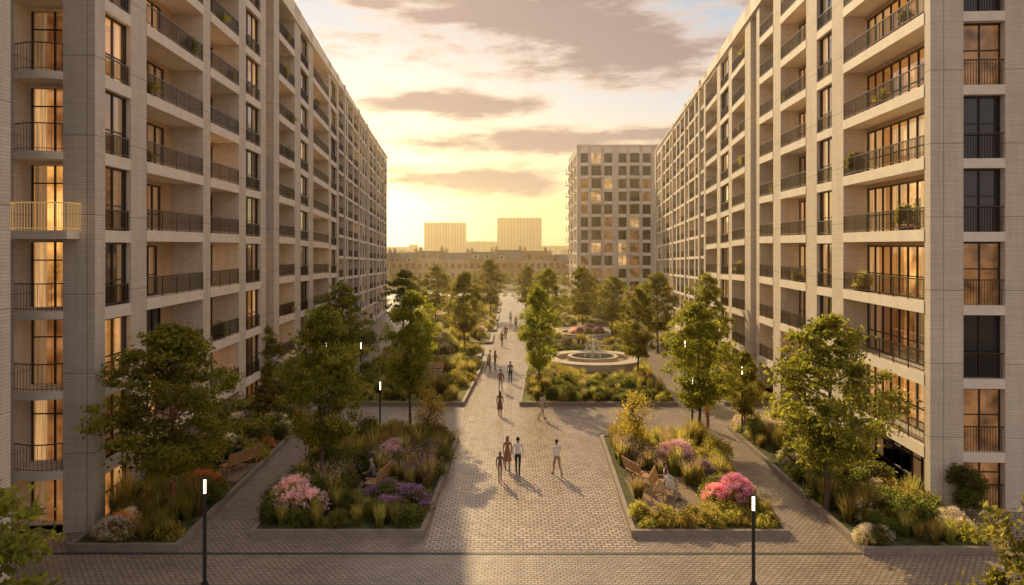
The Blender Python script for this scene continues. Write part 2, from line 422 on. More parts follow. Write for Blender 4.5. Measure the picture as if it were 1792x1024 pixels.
# ------------------------------------------------------------------ towers
def tower(name,x0,x1,y0,y1,H,nc,nf,mats=('brick','conc'),glass=('dglass','dglass2','dglass3'),seed=1,pier=.32,lit=(.60,.93)):
    R=random.Random(seed); W=MB(); F=MB()
    W.box(x0+.45,x1-.45,y0+.45,y1-.45,0,H-.3,'dglass')
    def face(fr,Ln,nc):
        w=Ln/nc; fh=(H-1)/nf
        for i in range(nc+1):
            wide=1.9 if i in(0,nc) else (1.5 if i%3==0 else .8)
            a=max(0,w*i-w*pier/2*wide); b=min(Ln,w*i+w*pier/2*wide)
            W.box(a,b,0,.5,0,H,mats[0],fr)
        for k in range(nf+1):
            z=fh*k
            for i in range(nc):
                a=w*i+w*pier/2*(1.9 if i==0 else (1.5 if i%3==0 else .8)); j=i+1; b=w*j-w*pier/2*(1.9 if j==nc else (1.5 if j%3==0 else .8))
                W.box(a,b,.03,.5,z-.25 if k else 0,z+.35 if k<nf else H-.003,mats[1],fr)
                if k<nf:
                    r=R.random(); g=glass[0] if r<lit[0] else glass[1] if r<lit[1] else glass[2]
                    W.box(a,b,.38,.44,z+.35,z+fh-.25,g,fr)
                    F.box((a+b)/2-.04,(a+b)/2+.04,.32,.38,z+.35,z+fh-.25,'frame',fr)
                    if i%3==1 and H<35 and y0<200 and k>0:
                        W.box(a,b,-.7,.0,z-.12,z+.05,mats[1],fr)
                        F.box(a,b,-.68,-.64,z+.9,z+.95,'rail',fr)
                        for q in range(8): F.box(a+(b-a-.03)*q/7,a+.03+(b-a-.03)*q/7,-.67,-.65,z+.05,z+.9,'rail',fr)
    face(lambda s,d,z:(x0+s,y0+d,z),x1-x0,nc)
    n2=max(3,int(nc*(y1-y0)/(x1-x0)))
    def fw(s,d,z): return (x0+d-.003,y0+.5+s,z)
    face(fw,y1-y0-1.0,n2)
    def fe(s,d,z): return (x1-d+.003,y0+.5+s,z)
    face(fe,y1-y0-1.0,n2)
    W.box(x0+(x1-x0)*.3,x0+(x1-x0)*.6,y0+3,y1-3,H-.3,H+.5,mats[1])
    W.box(x0-.1,x1+.1,y0-.1,y0+.3,H+.01,H+.3,mats[1])
    E=empty(name); W.obj('walls',E); F.obj('window_mullions',E); return E
tower('apartment_tower',11.9,33,136,156,29.2,9,12,seed=5)
M['farwall']=mat('distant_wall',(.36,.27,.20),.9,.1,.1)
M['farwin']=mat('distant_window',(.06,.045,.04),.5,.1,.1)
tower('tower_block',-83,-44,700,720,32.5,14,13,('farwall','farwall'),('farwin',)*3,2,pier=.45)
tower('tower_block',-14,28,700,722,37,14,14,('farwall','farwall'),('farwin',)*3,3,pier=.45)
tower('slab_block',-46,-12,740,752,15,14,5,('farwall','farwall'),('farwin',)*3,4,pier=.5)
tower('slab_block',-100,-92,720,730,11.8,3,4,('farwall','farwall'),('farwin',)*3,6,pier=.5)
tower('slab_block',28,120,760,775,10.5,20,4,('farwall','farwall'),('farwin',)*3,8,pier=.5)
tower('slab_block',-220,-104,780,795,9.5,20,4,('farwall','farwall'),('farwin',)*3,9,pier=.5)
M['hbrick']=mat('house_brick',(.36,.20,.11),.9,.2,1)
M['hrend']=mat('house_render',(.46,.33,.22),.9,.15,1)
M['slate']=mat('slate_roof',(.10,.088,.09),.6,.25,1)
M['tile']=mat('clay_tile_roof',(.24,.10,.055),.8,.25,1)
M['white']=mat('white_paint',(.68,.62,.55),.6,.08,2)
R=random.Random(4); x=-78
while x<62:
    w=R.uniform(7,9); y=226+R.uniform(-1.5,1.5); h=R.uniform(5.8,7.2); rh=h+R.uniform(2,2.9)
    B=MB(); wk=R.choice(['hbrick','hrend','hbrick']); rf=R.choice(['slate','slate','tile'])
    B.box(x,x+w,y,y+9,0,h,wk)
    B.add([(x,y,h),(x+w,y,h),(x+w,y+2.6,rh),(x,y+2.6,rh),(x,y+9,h),(x+w,y+9,h),(x+w,y+6.4,rh),(x,y+6.4,rh)],[(0,1,2,3),(3,2,6,7),(7,6,5,4),(0,3,7,4),(1,5,6,2)],rf)
    for gx in (.27,.73):
        cx=x+w*gx
        if R.random()<.7:
            dk=R.choice(['white',wk,'white'])
            B.box(cx-.85,cx+.85,y-.05,y+2.2,h-.1,h+1.3,dk)
            B.add([(cx-1,y-.1,h+1.25),(cx+1,y-.1,h+1.25),(cx,y-.1,h+2.3),(cx-1,y+2.6,h+1.25),(cx+1,y+2.6,h+1.25),(cx,y+2.6,h+2.3)],[(0,1,2),(0,2,5,3),(1,4,5,2)],rf)
            B.box(cx-.5,cx+.5,y-.09,y-.05,h+.1,h+1.1,'dglass')
    for k in range(2):
        for q in range(4):
            cx=x+w*(q+.5)/4
            B.box(cx-.5,cx+.5,y-.06,y,.9+3*k,2.6+3*k,'dglass'); B.box(cx-.6,cx+.6,y-.12,y,.75+3*k,.9+3*k,'white')
    for cx in (x+.3,x+w-1.1):
        B.box(cx,cx+.8,y+3.5,y+5.2,rh-.8,rh+1.0,'hbrick')
        for q in range(3): B.tube((cx+.4,y+3.8+q*.5,rh+1),(cx+.4,y+3.8+q*.5,rh+1.5),.13,.1,'hbrick',6)
    B.obj('terraced_house'); x+=w+.02
# ------------------------------------------------------------------ ground
def sheet(name,pts,z,k):
    b=MB(); b.poly(pts,z,k); return b.obj(name)
sheet('ground',[(-4000,-600),(4000,-600),(4000,6000),(-4000,6000)],-.03,'land')
sheet('plaza_pavement',[(-60,2),(60,2),(60,172),(-60,172)],0,'cobble2')
sheet('path',[(-3.2,26.9),(4.6,26.9),(5.0,46.5),(.3,51),(1.9,75),(1.6,120),(.9,150),(-1.2,150),(-1.3,102),(-2.4,70),(-3.3,51),(-3.0,42)],.005,'cobble')
b=MB(); b.box(-20,17,26.45,26.6,0.0,.012,'drain'); b.obj('drain_channel')
# ------------------------------------------------------------------ foliage meshes
def leaves(cent,n,spread,size,flat=.8,shade=None,up=0.0):
    K=len(cent); idx=np.repeat(np.arange(K),n)
    P=cent[idx]+rng.normal(size=(K*n,3))*np.asarray(spread)[idx][:,None]*np.array([1,1,flat])
    N=rng.normal(size=(K*n,3)); N[:,2]+=up; N/=np.linalg.norm(N,axis=1)[:,None]
    A=rng.normal(size=(K*n,3)); U=np.cross(N,A); U/=np.linalg.norm(U,axis=1)[:,None]; Vv=np.cross(N,U)
    s=size*rng.uniform(.6,1.3,size=(K*n,1))
    q=np.stack([P-U*s,P+Vv*s*.5+N*s*.15,P+U*s,P-Vv*s*.5+N*s*.15],1).reshape(-1,3)
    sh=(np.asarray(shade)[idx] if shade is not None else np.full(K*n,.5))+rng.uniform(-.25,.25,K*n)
    return q,np.repeat(np.clip(sh,0,1),4),idx
def foliage_mesh(name,parts):
    V=np.concatenate([p[0] for p in parts]); S=np.concatenate([p[1] for p in parts])
    nq=len(V)//4
    me=bpy.data.meshes.new(name); me.vertices.add(len(V)); me.vertices.foreach_set('co',V.astype(np.float32).ravel())
    me.loops.add(nq*4); me.loops.foreach_set('vertex_index',np.arange(nq*4,dtype=np.int32))
    me.polygons.add(nq); me.polygons.foreach_set('loop_start',np.arange(0,nq*4,4,dtype=np.int32))
    me.polygons.foreach_set('loop_total',np.full(nq,4,dtype=np.int32))
    mi=np.concatenate([np.full(len(p[0])//4,i,dtype=np.int32) for i,p in enumerate(parts)])
    for p in parts: me.materials.append(M[p[2]])
    me.polygons.foreach_set('material_index',mi)
    a=me.attributes.new('shade','FLOAT','POINT'); a.data.foreach_set('value',S.astype(np.float32))
    me.update(calc_edges=True); me.validate(); return me
def make_tree_mesh(i,leaf='leaf',H=8.0,Rr=2.7,clear=2.2,nc=190,nl=76,bark='bark',size=.10):
    cs=[];sh=[];sp=[]
    ph=rng.uniform(0,6.28,4)
    t_peak=.34
    while len(cs)<nc:
        t=rng.uniform(0,1)**1.1
        prof=((t+.05)/(t_peak+.05))**.55 if t<t_peak else (max(0,1-((t-t_peak)/(1-t_peak))**1.7))**.62
        a=rng.uniform(0,6.283)
        lump=1+.2*math.sin(3*a+ph[0]+t*5)+.14*math.sin(5*a+ph[1]-t*9)
        u=rng.uniform(0,1)**.42
        r=Rr*.88*prof*lump*u
        z=clear+.2+t*(H-clear-.35)
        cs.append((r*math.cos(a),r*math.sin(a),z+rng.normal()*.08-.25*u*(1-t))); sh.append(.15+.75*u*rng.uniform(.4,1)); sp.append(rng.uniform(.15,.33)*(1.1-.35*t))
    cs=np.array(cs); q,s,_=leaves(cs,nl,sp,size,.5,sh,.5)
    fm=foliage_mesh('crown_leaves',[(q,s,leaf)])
    B=MB(); pts=[Vector((0,0,-.1))]
    n=7; top=clear+(H-clear)*.8
    for k in range(1,n+1):
        pts.append(Vector((random.uniform(-.07,.07)*k/2,random.uniform(-.07,.07)*k/2,top*k/n)))
    r0=.13
    for k in range(n): B.tube(pts[k],pts[k+1],r0*(1-k/n*.85),r0*(1-(k+1)/n*.85),bark,8,False)
    for k in range(26):
        c=Vector(cs[random.randrange(len(cs))]); z=max(clear*.85,min(top*.95,c.z-.35*math.hypot(c.x,c.y)-.3))
        f=z/top*n; i0=min(n-1,int(f)); p=pts[i0].lerp(pts[i0+1],f-i0)
        mid=p.lerp(c,.5)+Vector((0,0,-.1)); 
        B.tube(p,mid,.05,.03,bark,6,False); B.tube(mid,c,.03,.01,bark,5,False)
    return fm,B
TV=[]
for i in range(5):
    fm,B=make_tree_mesh(i); TV.append((fm,B))
for i in range(5):
    o=TV[i][1].obj('trunk',None,None,True); me=o.data; bpy.data.objects.remove(o); TV[i]=(TV[i][0],me)
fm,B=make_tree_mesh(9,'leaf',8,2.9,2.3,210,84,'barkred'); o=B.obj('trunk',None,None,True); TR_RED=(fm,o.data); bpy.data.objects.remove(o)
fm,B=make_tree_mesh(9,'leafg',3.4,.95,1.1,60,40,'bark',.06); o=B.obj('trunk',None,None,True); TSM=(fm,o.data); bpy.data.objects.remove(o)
def link(me,name,parent,loc=(0,0,0),rz=0,sc=(1,1,1)):
    o=bpy.data.objects.new(name,me); o.location=loc; o.rotation_euler=(0,0,rz); o.scale=sc; o.parent=parent; col.objects.link(o); return o
def tree(x,y,top,w,v=None,base=(8.0,5.2),name='tree'):
    if v is None: v=TV[random.randrange(5)]
    e=empty(name,(x,y,0),random.uniform(0,6.28))
    e.scale=(w/base[1],w/base[1],top/base[0])
    link(v[0],'crown_leaves',e); link(v[1],'trunk_and_limbs',e); return e
tree(-13.3,29.2,7.9,5.5,TR_RED)
for t in [(-8.5,33.3,8.2,4.2),(-6.3,46,8.3,3.9),(12.9,30.4,8.2,5.3),(10.3,40.9,7.9,4.2),(2.0,55,7.9,3.4),(10.1,59.6,7.7,3.6),
          (17.0,65,8.6,4.4),(-4.8,75,8.4,4.4),(-15.2,66,7.7,5.2),(-13.0,89,8.2,5.0),(-10.7,104,8.5,5.0),(-3.2,110,9.0,5.0),
          (2.2,116,7.9,4.4),(4.0,84,8.5,4.8),(9.0,95,8.4,4.6),(12.0,89,7.4,5.0),(14.9,76,8.3,4.8),(11.5,108,6.8,4.6),
          (-17.5,52,5.5,3.6)]:
    tree(*t)
tree(13.3,42.5,5.0,2.3); tree(-14.6,44,3.2,1.8)
tree(-4.4,39.7,3.4,1.9,TSM,(3.4,1.9),'young_tree'); tree(6.4,38.6,3.5,1.9,TSM,(3.4,1.9),'young_tree')
tree(-9.9,13.0,6.9,5.0); tree(9.9,13.6,6.3,3.8)
E=empty('distant_trees')
R=random.Random(8)
for i in range(24):
    x=R.uniform(-42,14); y=R.uniform(150,212); v=TV[R.randrange(5)]; s=R.uniform(.5,.72)
    for q,n in((0,'crown'),(1,'trunk')): link(v[q],n,E,(x,y,0),R.uniform(0,6),(s*1.3,s*1.3,s*.9))
for i in range(90):
    x=R.uniform(-190,150); y=R.uniform(300,640); v=TV[R.randrange(5)]; s=R.uniform(.9,1.2)
    link(v[0],'crown',E,(x,y,-1),R.uniform(0,6),(s*1.6,s*1.6,s))
def shrub_mesh(leaf,flower=None,R0=.55,H=.7,nc=38,nl=48,size=.05,ff=.5):
    cs=[];sh=[]
    for _ in range(nc):
        a=rng.uniform(0,6.283);u=rng.uniform(0,1)**.45;e=rng.uniform(0,1.5)
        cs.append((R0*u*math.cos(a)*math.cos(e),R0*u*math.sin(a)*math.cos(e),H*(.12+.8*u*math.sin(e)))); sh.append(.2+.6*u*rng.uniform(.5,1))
    cs=np.array(cs); q,s,_=leaves(cs,nl,np.full(nc,.10),size,.9,sh,.3); parts=[(q,s,leaf)]
    if flower:
        fc=[]
        for _ in range(int(nc*1.5)):
            a=rng.uniform(0,6.283);e=rng.uniform(.15,1.5)
            fc.append((R0*1.05*math.cos(a)*math.cos(e),R0*1.05*math.sin(a)*math.cos(e),H*(.18+.85*math.sin(e))))
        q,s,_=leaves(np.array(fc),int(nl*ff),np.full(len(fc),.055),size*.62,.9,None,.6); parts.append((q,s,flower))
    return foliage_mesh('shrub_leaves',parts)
def blade_mesh(n=260,H=.9,R0=.28,plume=None):
    V=[];S=[]
    for i in range(n):
        a=rng.uniform(0,6.283); r=R0*math.sqrt(rng.uniform(0,1))*.5; h=H*rng.uniform(.5,1.1); lean=rng.uniform(.1,.6)*H*.6
        a2=a+rng.normal()*.5; x0,y0=r*math.cos(a),r*math.sin(a); dx,dy=math.cos(a2),math.sin(a2); w=.009
        px,py=-dy*w,dx*w
        m=(x0+dx*lean*.35,y0+dy*lean*.35,h*.62); t=(x0+dx*lean,y0+dy*lean,h)
        V+= [(x0-px,y0-py,0),(x0+px,y0+py,0),(m[0]+px,m[1]+py,m[2]),(m[0]-px,m[1]-py,m[2])]
        V+= [(m[0]-px,m[1]-py,m[2]),(m[0]+px,m[1]+py,m[2]),(t[0]+px*.2,t[1]+py*.2,t[2]),(t[0]-px*.2,t[1]-py*.2,t[2])]
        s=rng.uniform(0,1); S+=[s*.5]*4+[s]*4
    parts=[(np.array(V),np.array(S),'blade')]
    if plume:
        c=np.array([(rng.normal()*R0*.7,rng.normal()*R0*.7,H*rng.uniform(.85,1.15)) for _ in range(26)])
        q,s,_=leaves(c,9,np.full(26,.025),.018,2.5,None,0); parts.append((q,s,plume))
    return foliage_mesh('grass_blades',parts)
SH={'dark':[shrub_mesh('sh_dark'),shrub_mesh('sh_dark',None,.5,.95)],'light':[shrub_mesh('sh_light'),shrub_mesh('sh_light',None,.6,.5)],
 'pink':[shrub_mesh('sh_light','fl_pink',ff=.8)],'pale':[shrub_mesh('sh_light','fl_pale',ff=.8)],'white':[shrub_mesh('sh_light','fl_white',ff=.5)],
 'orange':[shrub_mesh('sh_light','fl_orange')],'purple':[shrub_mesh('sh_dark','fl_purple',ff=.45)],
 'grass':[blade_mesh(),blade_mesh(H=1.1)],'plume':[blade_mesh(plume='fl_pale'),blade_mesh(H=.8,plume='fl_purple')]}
NM={'dark':'shrub','light':'shrub','pink':'pink_flowers','pale':'pale_flowers','white':'white_flowers','orange':'orange_flowers','purple':'purple_flowers','grass':'ornamental_grass','plume':'flowering_grass'}
def plant(parent,kind,x,y,s,z=.2):
    sz=s*random.uniform(.85,1.2)
    return link(random.choice(SH[kind]),NM[kind],parent,(x,y,z),random.uniform(0,6.28),(s,s,sz))
def inpoly(x,y,P):
    c=False;n=len(P)
    for i in range(n):
        x1,y1=P[i];x2,y2=P[(i+1)%n]
        if (y1>y)!=(y2>y) and x<(x2-x1)*(y-y1)/(y2-y1)+x1: c=not c
    return c
def inset(P,d):
    n=len(P);out=[]
    for i in range(n):
        a=Vector(P[i-1]);b=Vector(P[i]);c=Vector(P[(i+1)%n])
        e1=(b-a).normalized();e2=(c-b).normalized(); n1=Vector((-e1.y,e1.x));n2=Vector((-e2.y,e2.x))
        m=(n1+n2); k=d/max(.2,(1+n1.dot(n2))); out.append((b.x+m.x*k,b.y+m.y*k))
    return out
def bed(P,dens,kinds,seed,avoid=(),kh=.26,scale=(.8,1.5),kw=.18,base='soil'):
    R=random.Random(seed); E=empty('planting_bed')
    B=MB(); I=inset(P,kw); n=len(P)
    for i in range(n):
        j=(i+1)%n
        a,b2,c,d=P[i],P[j],I[j],I[i]
        B.add([(a[0],a[1],0),(b2[0],b2[1],0),(c[0],c[1],0),(d[0],d[1],0),(a[0],a[1],kh),(b2[0],b2[1],kh),(c[0],c[1],kh),(d[0],d[1],kh)],[(4,5,6,7),(0,1,5,4),(2,3,7,6)],'kerb')
    B.obj('kerb',E)
    S=MB(); S.poly(I,kh-.06,base); S.obj('soil',E)
    xs=[p[0] for p in I];ys=[p[1] for p in I]
    area=abs(sum(I[i][0]*I[(i+1)%n][1]-I[(i+1)%n][0]*I[i][1] for i in range(n)))/2
    cnt=int(area*dens); tries=0; J=inset(P,kw+.3)
    patches=[(R.uniform(min(xs),max(xs)),R.uniform(min(ys),max(ys)),R.choice(kinds)) for _ in range(max(5,int(area/5)))]
    while cnt>0 and tries<9000:
        tries+=1
        x=R.uniform(min(xs),max(xs));y=R.uniform(min(ys),max(ys))
        if not inpoly(x,y,J): continue
        if any((x-q[0])**2+(y-q[1])**2<q[2]**2 for q in avoid): cnt-=.5; continue
        k=min(patches,key=lambda q:(q[0]-x)**2+(q[1]-y)**2)[2] if R.random()<.8 else R.choice(kinds)
        s=R.uniform(*scale)
        if y-min(ys)<2.2: s=min(s,scale[0]+.15)
        random.seed(R.random())
        plant(E,k,x,y,s,kh-.1); cnt-=1
    return E
KG=['dark','dark','light','grass','plume','dark','grass','light']
bed([(-9.9,28.0),(-3.3,28.0),(-3.0,42.2),(-10.4,42.2)],2.6,['dark','dark','plume','light','grass','grass','plume','dark','dark','purple'],21,[(-6.0,33.1,1.3),(-6.1,31.6,1.2)],scale=(.75,1.5))
bed([(4.5,28.0),(10.5,28.0),(11.1,42.2),(5.0,42.2)],2.6,['light','grass','plume','dark','light','grass','dark','plume'],22,[(6.4,33.0,1.5),(7.0,31.7,1.4),(6.4,30.9,1.3)],scale=(.65,1.35))
bed([(-16.0,26.7),(-12.0,26.7),(-12.7,46.2),(-16.9,46.2)],2.2,['dark','dark','orange','light','white','dark','grass'],23,[(-13.1,35.7,1.3),(-12.8,34.2,1.1)],scale=(.8,1.5))
bed([(12.5,26.4),(17.3,26.4),(18.2,44.5),(12.9,44.5)],2.4,['light','white','dark','grass','dark','light','light','grass'],24,[(12.9,30.4,.2)],scale=(.7,1.4))
bed([(-12.3,51),(-3.3,51),(-2.5,69),(-13.0,69)],1.1,KG,25,[(-8,61,3.2)],scale=(.8,1.4),base='grass')
bed([(.5,51),(11.4,51),(12.6,75.5),(1.8,75.5)],1.5,KG,26,[(7.4,68,5.2),(7.2,62,3)],scale=(.7,1.2),base='grass')
bed([(-17.6,50),(-13.6,50),(-15.2,85),(-19,85)],1.3,['dark','dark','light'],27,scale=(1,1.8))
bed([(14.6,51),(18.4,51),(20.4,85),(16.6,85)],1.3,['dark','light','grass'],28,scale=(1,1.8))
sd=30
for (x0,x1,y0,y1) in [(-13,-3.0,72,79),(-13.5,-2.2,83,91),(-14,-2.0,95,104),(-15,-2,108,117),(-16,-2,121,131),(2.8,13,79.5,82.5),(2.6,6,84,96),(12,16,86,98),(2.6,16,101,108),(2.4,17,112,120),(2.2,17,123,131),(-17,-2,136,146),(2.2,17,136,146)]:
    bed([(x0,y0),(x1,y0),(x1,y1),(x0,y1)],.6,['dark','light','grass','white','light','grass'],sd,scale=(.9,1.6),base='grass' if sd%3 else 'gravel',kw=.3); sd+=1
def feature(kind,x,y,s,n,name=None):
    e=empty(name or NM[kind].replace('flowers','flowering_shrub'),(x,y,.2))
    for i in range(n):
        a=random.uniform(0,6.28); r=random.uniform(0,.6*s); 
        link(random.choice(SH[kind]),'blossom_clump',e,(r*math.cos(a),r*math.sin(a),random.uniform(-.05,.35)*s*(1-r/s)),a,(s*.8,s*.8,s*.8))
feature('pale',-8.9,30.3,1.6,7); feature('pale',-6.3,37.0,1.4,6); feature('pink',9.3,30.9,1.4,7)
feature('pink',14.6,30.3,.9,5); feature('white',-14.6,27.7,1.1,6); feature('orange',-13.6,32.5,1.2,6)
feature('white',13.2,27.2,.8,5); feature('white',16.6,28.2,1.0,5); feature('pale',8.3,36.5,1.4,6); feature('pale',-14.2,31,1.0,4)
feature('purple',-5.2,31.2,1.1,6); feature('purple',8.9,34.2,1.0,5); feature('pink',15.5,38,.8,4)
for p,s in PL:
    if p[1]>70: continue
    e=empty('balcony_plant',p); b=MB(); b.box(-.3,.3,-.13,.13,0,.35,'frame'); b.obj('planter',e)
    link(random.choice(SH['light']+SH['dark']),'foliage',e,(0,0,.3),0,(s*.9,s*.6,s*1.1))
e=empty('climbing_shrub',(18.6,30.4,0))
for i in range(7): link(SH['dark'][1],'foliage',e,(random.uniform(-.4,.5),random.uniform(-.2,.1),random.uniform(.1,1.6)),i,(1,.8,1))
sheet('gravel_patch',[(5.2,30.2),(8.0,30.2),(8.0,34.6),(5.2,34.6)],.215,'gravel')
sheet('gravel_patch',[(-7.4,31.6),(-4.6,31.6),(-4.6,34.3),(-7.4,34.3)],.215,'gravel')
sheet('gravel_patch',[(-14.2,34.0),(-12.6,34.0),(-12.6,36.8),(-14.2,36.8)],.215,'gravel')
sheet('gravel_patch',[(-10.5,57.5),(-5.5,57.5),(-5.5,63.5),(-10.5,63.5)],.212,'gravel')
# fountain
c=(7.4,68.0); E=empty('fountain')
B=MB(); B.ring(c,3.3,4.6,.2,.8,'stone',64); B.ring(c,2.3,3.3,.2,.45,'gravel',64); B.ring(c,1.95,2.3,.2,.95,'stone',64)
B.ring(c,0.01,4.9,.19,.24,'gravel',64)
B.obj('basin',E)
B=MB(); B.poly([(c[0]+1.95*math.cos(i*.1309),c[1]+1.95*math.sin(i*.1309)) for i in range(48)],.8,'water'); B.obj('water_surface',E)
B=MB(); B.tube((c[0],c[1],.4),(c[0],c[1],1.05),.22,.14,'stone',16)
B.obj('pedestal',E)
B=MB()
for k in range(6):
    a=k*2*math.pi/6+.3; r=.75; pr=None
    hh=1.5 if k%2 else 1.1
    for i in range(13):
        t=i/12; x=c[0]+math.cos(a)*r*(t*1.0+.08); y=c[1]+math.sin(a)*r*(t*1.0+.08); z=.95+4*hh*t*(1-t)*.98-.12*t
        if pr: B.tube(pr,(x,y,z),.02+.012*t,.02+.012*t,'jet',6,False)
        pr=(x,y,z)
B.tube((c[0],c[1],1),(c[0],c[1],2.9),.06,.02,'jet',6)
for k in range(140):
    h=random.uniform(0,1); B.ell((c[0]+random.gauss(0,.12+.4*(1-h)),c[1]+random.gauss(0,.12+.4*(1-h)),.85+2.0*h),(.02,.02,.045),'jet',5,4)
B.obj('water_jets',E,None,True)
B=MB(); B.ring((8.9,90.5),2.9,3.4,0,.5,'stone',48); B.ring((8.9,90.5),0.01,2.9,0,.3,'grass',48); B.obj('round_planter')
E=empty('round_planter_shrubs')
for i in range(16):
    a=random.uniform(0,6.28);r=random.uniform(0,2.3); plant(E,random.choice(['light','pale','dark']),8.9+r*math.cos(a),90.5+r*math.sin(a),1.2,.25)
# ------------------------------------------------------------------ lamps
def lamp(x,y,h,r=.06,z=0):
    e=empty('street_lamp',(x,y,z)); B=MB()
    B.tube((0,0,0),(0,0,.12),r*2,r*1.9,'lamp',14); B.tube((0,0,.12),(0,0,h-.5),r,r*.95,'lamp',14)
    B.tube((0,0,h-.04),(0,0,h),r*1.1,r*.8,'lamp',14)
    for a in (0,2.09,4.19): B.tube((r*.85*math.cos(a),r*.85*math.sin(a),h-.5),(r*.85*math.cos(a),r*.85*math.sin(a),h-.04),.008,.008,'lamp',5)
    B.obj('post',e); G=MB(); G.tube((0,0,h-.5),(0,0,h-.04),r*.7,r*.7,'lampglow',12); G.obj('lamp_head',e)
lamp(-9.93,24,3.5); lamp(7.8,24,2.95)
lamp(-7.6,42.8,3.2,.05); lamp(10.0,41.2,3.6,.05,.2); lamp(13.2,42.6,3.9,.05,.2); lamp(-11.6,57,3.6,.05); lamp(-15.0,60,3.2,.05); lamp(13.5,58,3.6,.05)
# ------------------------------------------------------------------ benches
def bench(x,y,facing,z=0,L=1.8):
    e=empty('park_bench',(x,y,z),-facing); 
    B=MB()
    for i in range(6): B.box(-L/2,L/2,-.2+i*.085,-.2+i*.085+.07,.42-(.01 if i in(0,5) else 0),.455-(.01 if i in(0,5) else 0),'wood')
    B.obj('seat',e); B=MB()
    for i in range(6):
        z0=.52+i*.085; yo=-.23-i*.025
        B.add([(-L/2,yo,z0),(L/2,yo,z0),(L/2,yo-.02,z0+.07),(-L/2,yo-.02,z0+.07),(-L/2,yo-.035,z0),(L/2,yo-.035,z0),(L/2,yo-.055,z0+.07),(-L/2,yo-.055,z0+.07)],[(0,1,2,3),(4,7,6,5),(3,2,6,7),(0,4,5,1),(0,3,7,4),(1,5,6,2)],'wood')
    B.obj('backrest',e)
    for s in(-1,0,1):
        B=MB(); xx=s*(L/2-.12)
        B.tube((xx,.24,0),(xx,.2,.42),.025,.025,'wood',8);B.tube((xx,-.27,0),(xx,-.22,.42),.028,.025,'wood',8)
        B.tube((xx,-.22,.4),(xx,-.42,1.02),.025,.02,'wood',8); B.tube((xx,-.22,.405),(xx,.24,.405),.022,.022,'wood',8)
        if s: B.tube((xx,.2,.42),(xx,.22,.64),.02,.02,'wood',8);B.tube((xx,.26,.64),(xx,-.3,.66),.025,.025,'wood',8)
        B.obj('leg_frame',e)
bench(5.75,33.9,rad(70),.22,1.7); bench(6.4,32.0,rad(110),.22,1.8); bench(-13.1,35.7,rad(-65),.22,2.0); bench(-6.0,33.0,rad(-80),.22,1.6)
bench(-8.5,60.8,rad(170),.22,1.8); bench(-6.6,62,rad(180),.22,1.8)
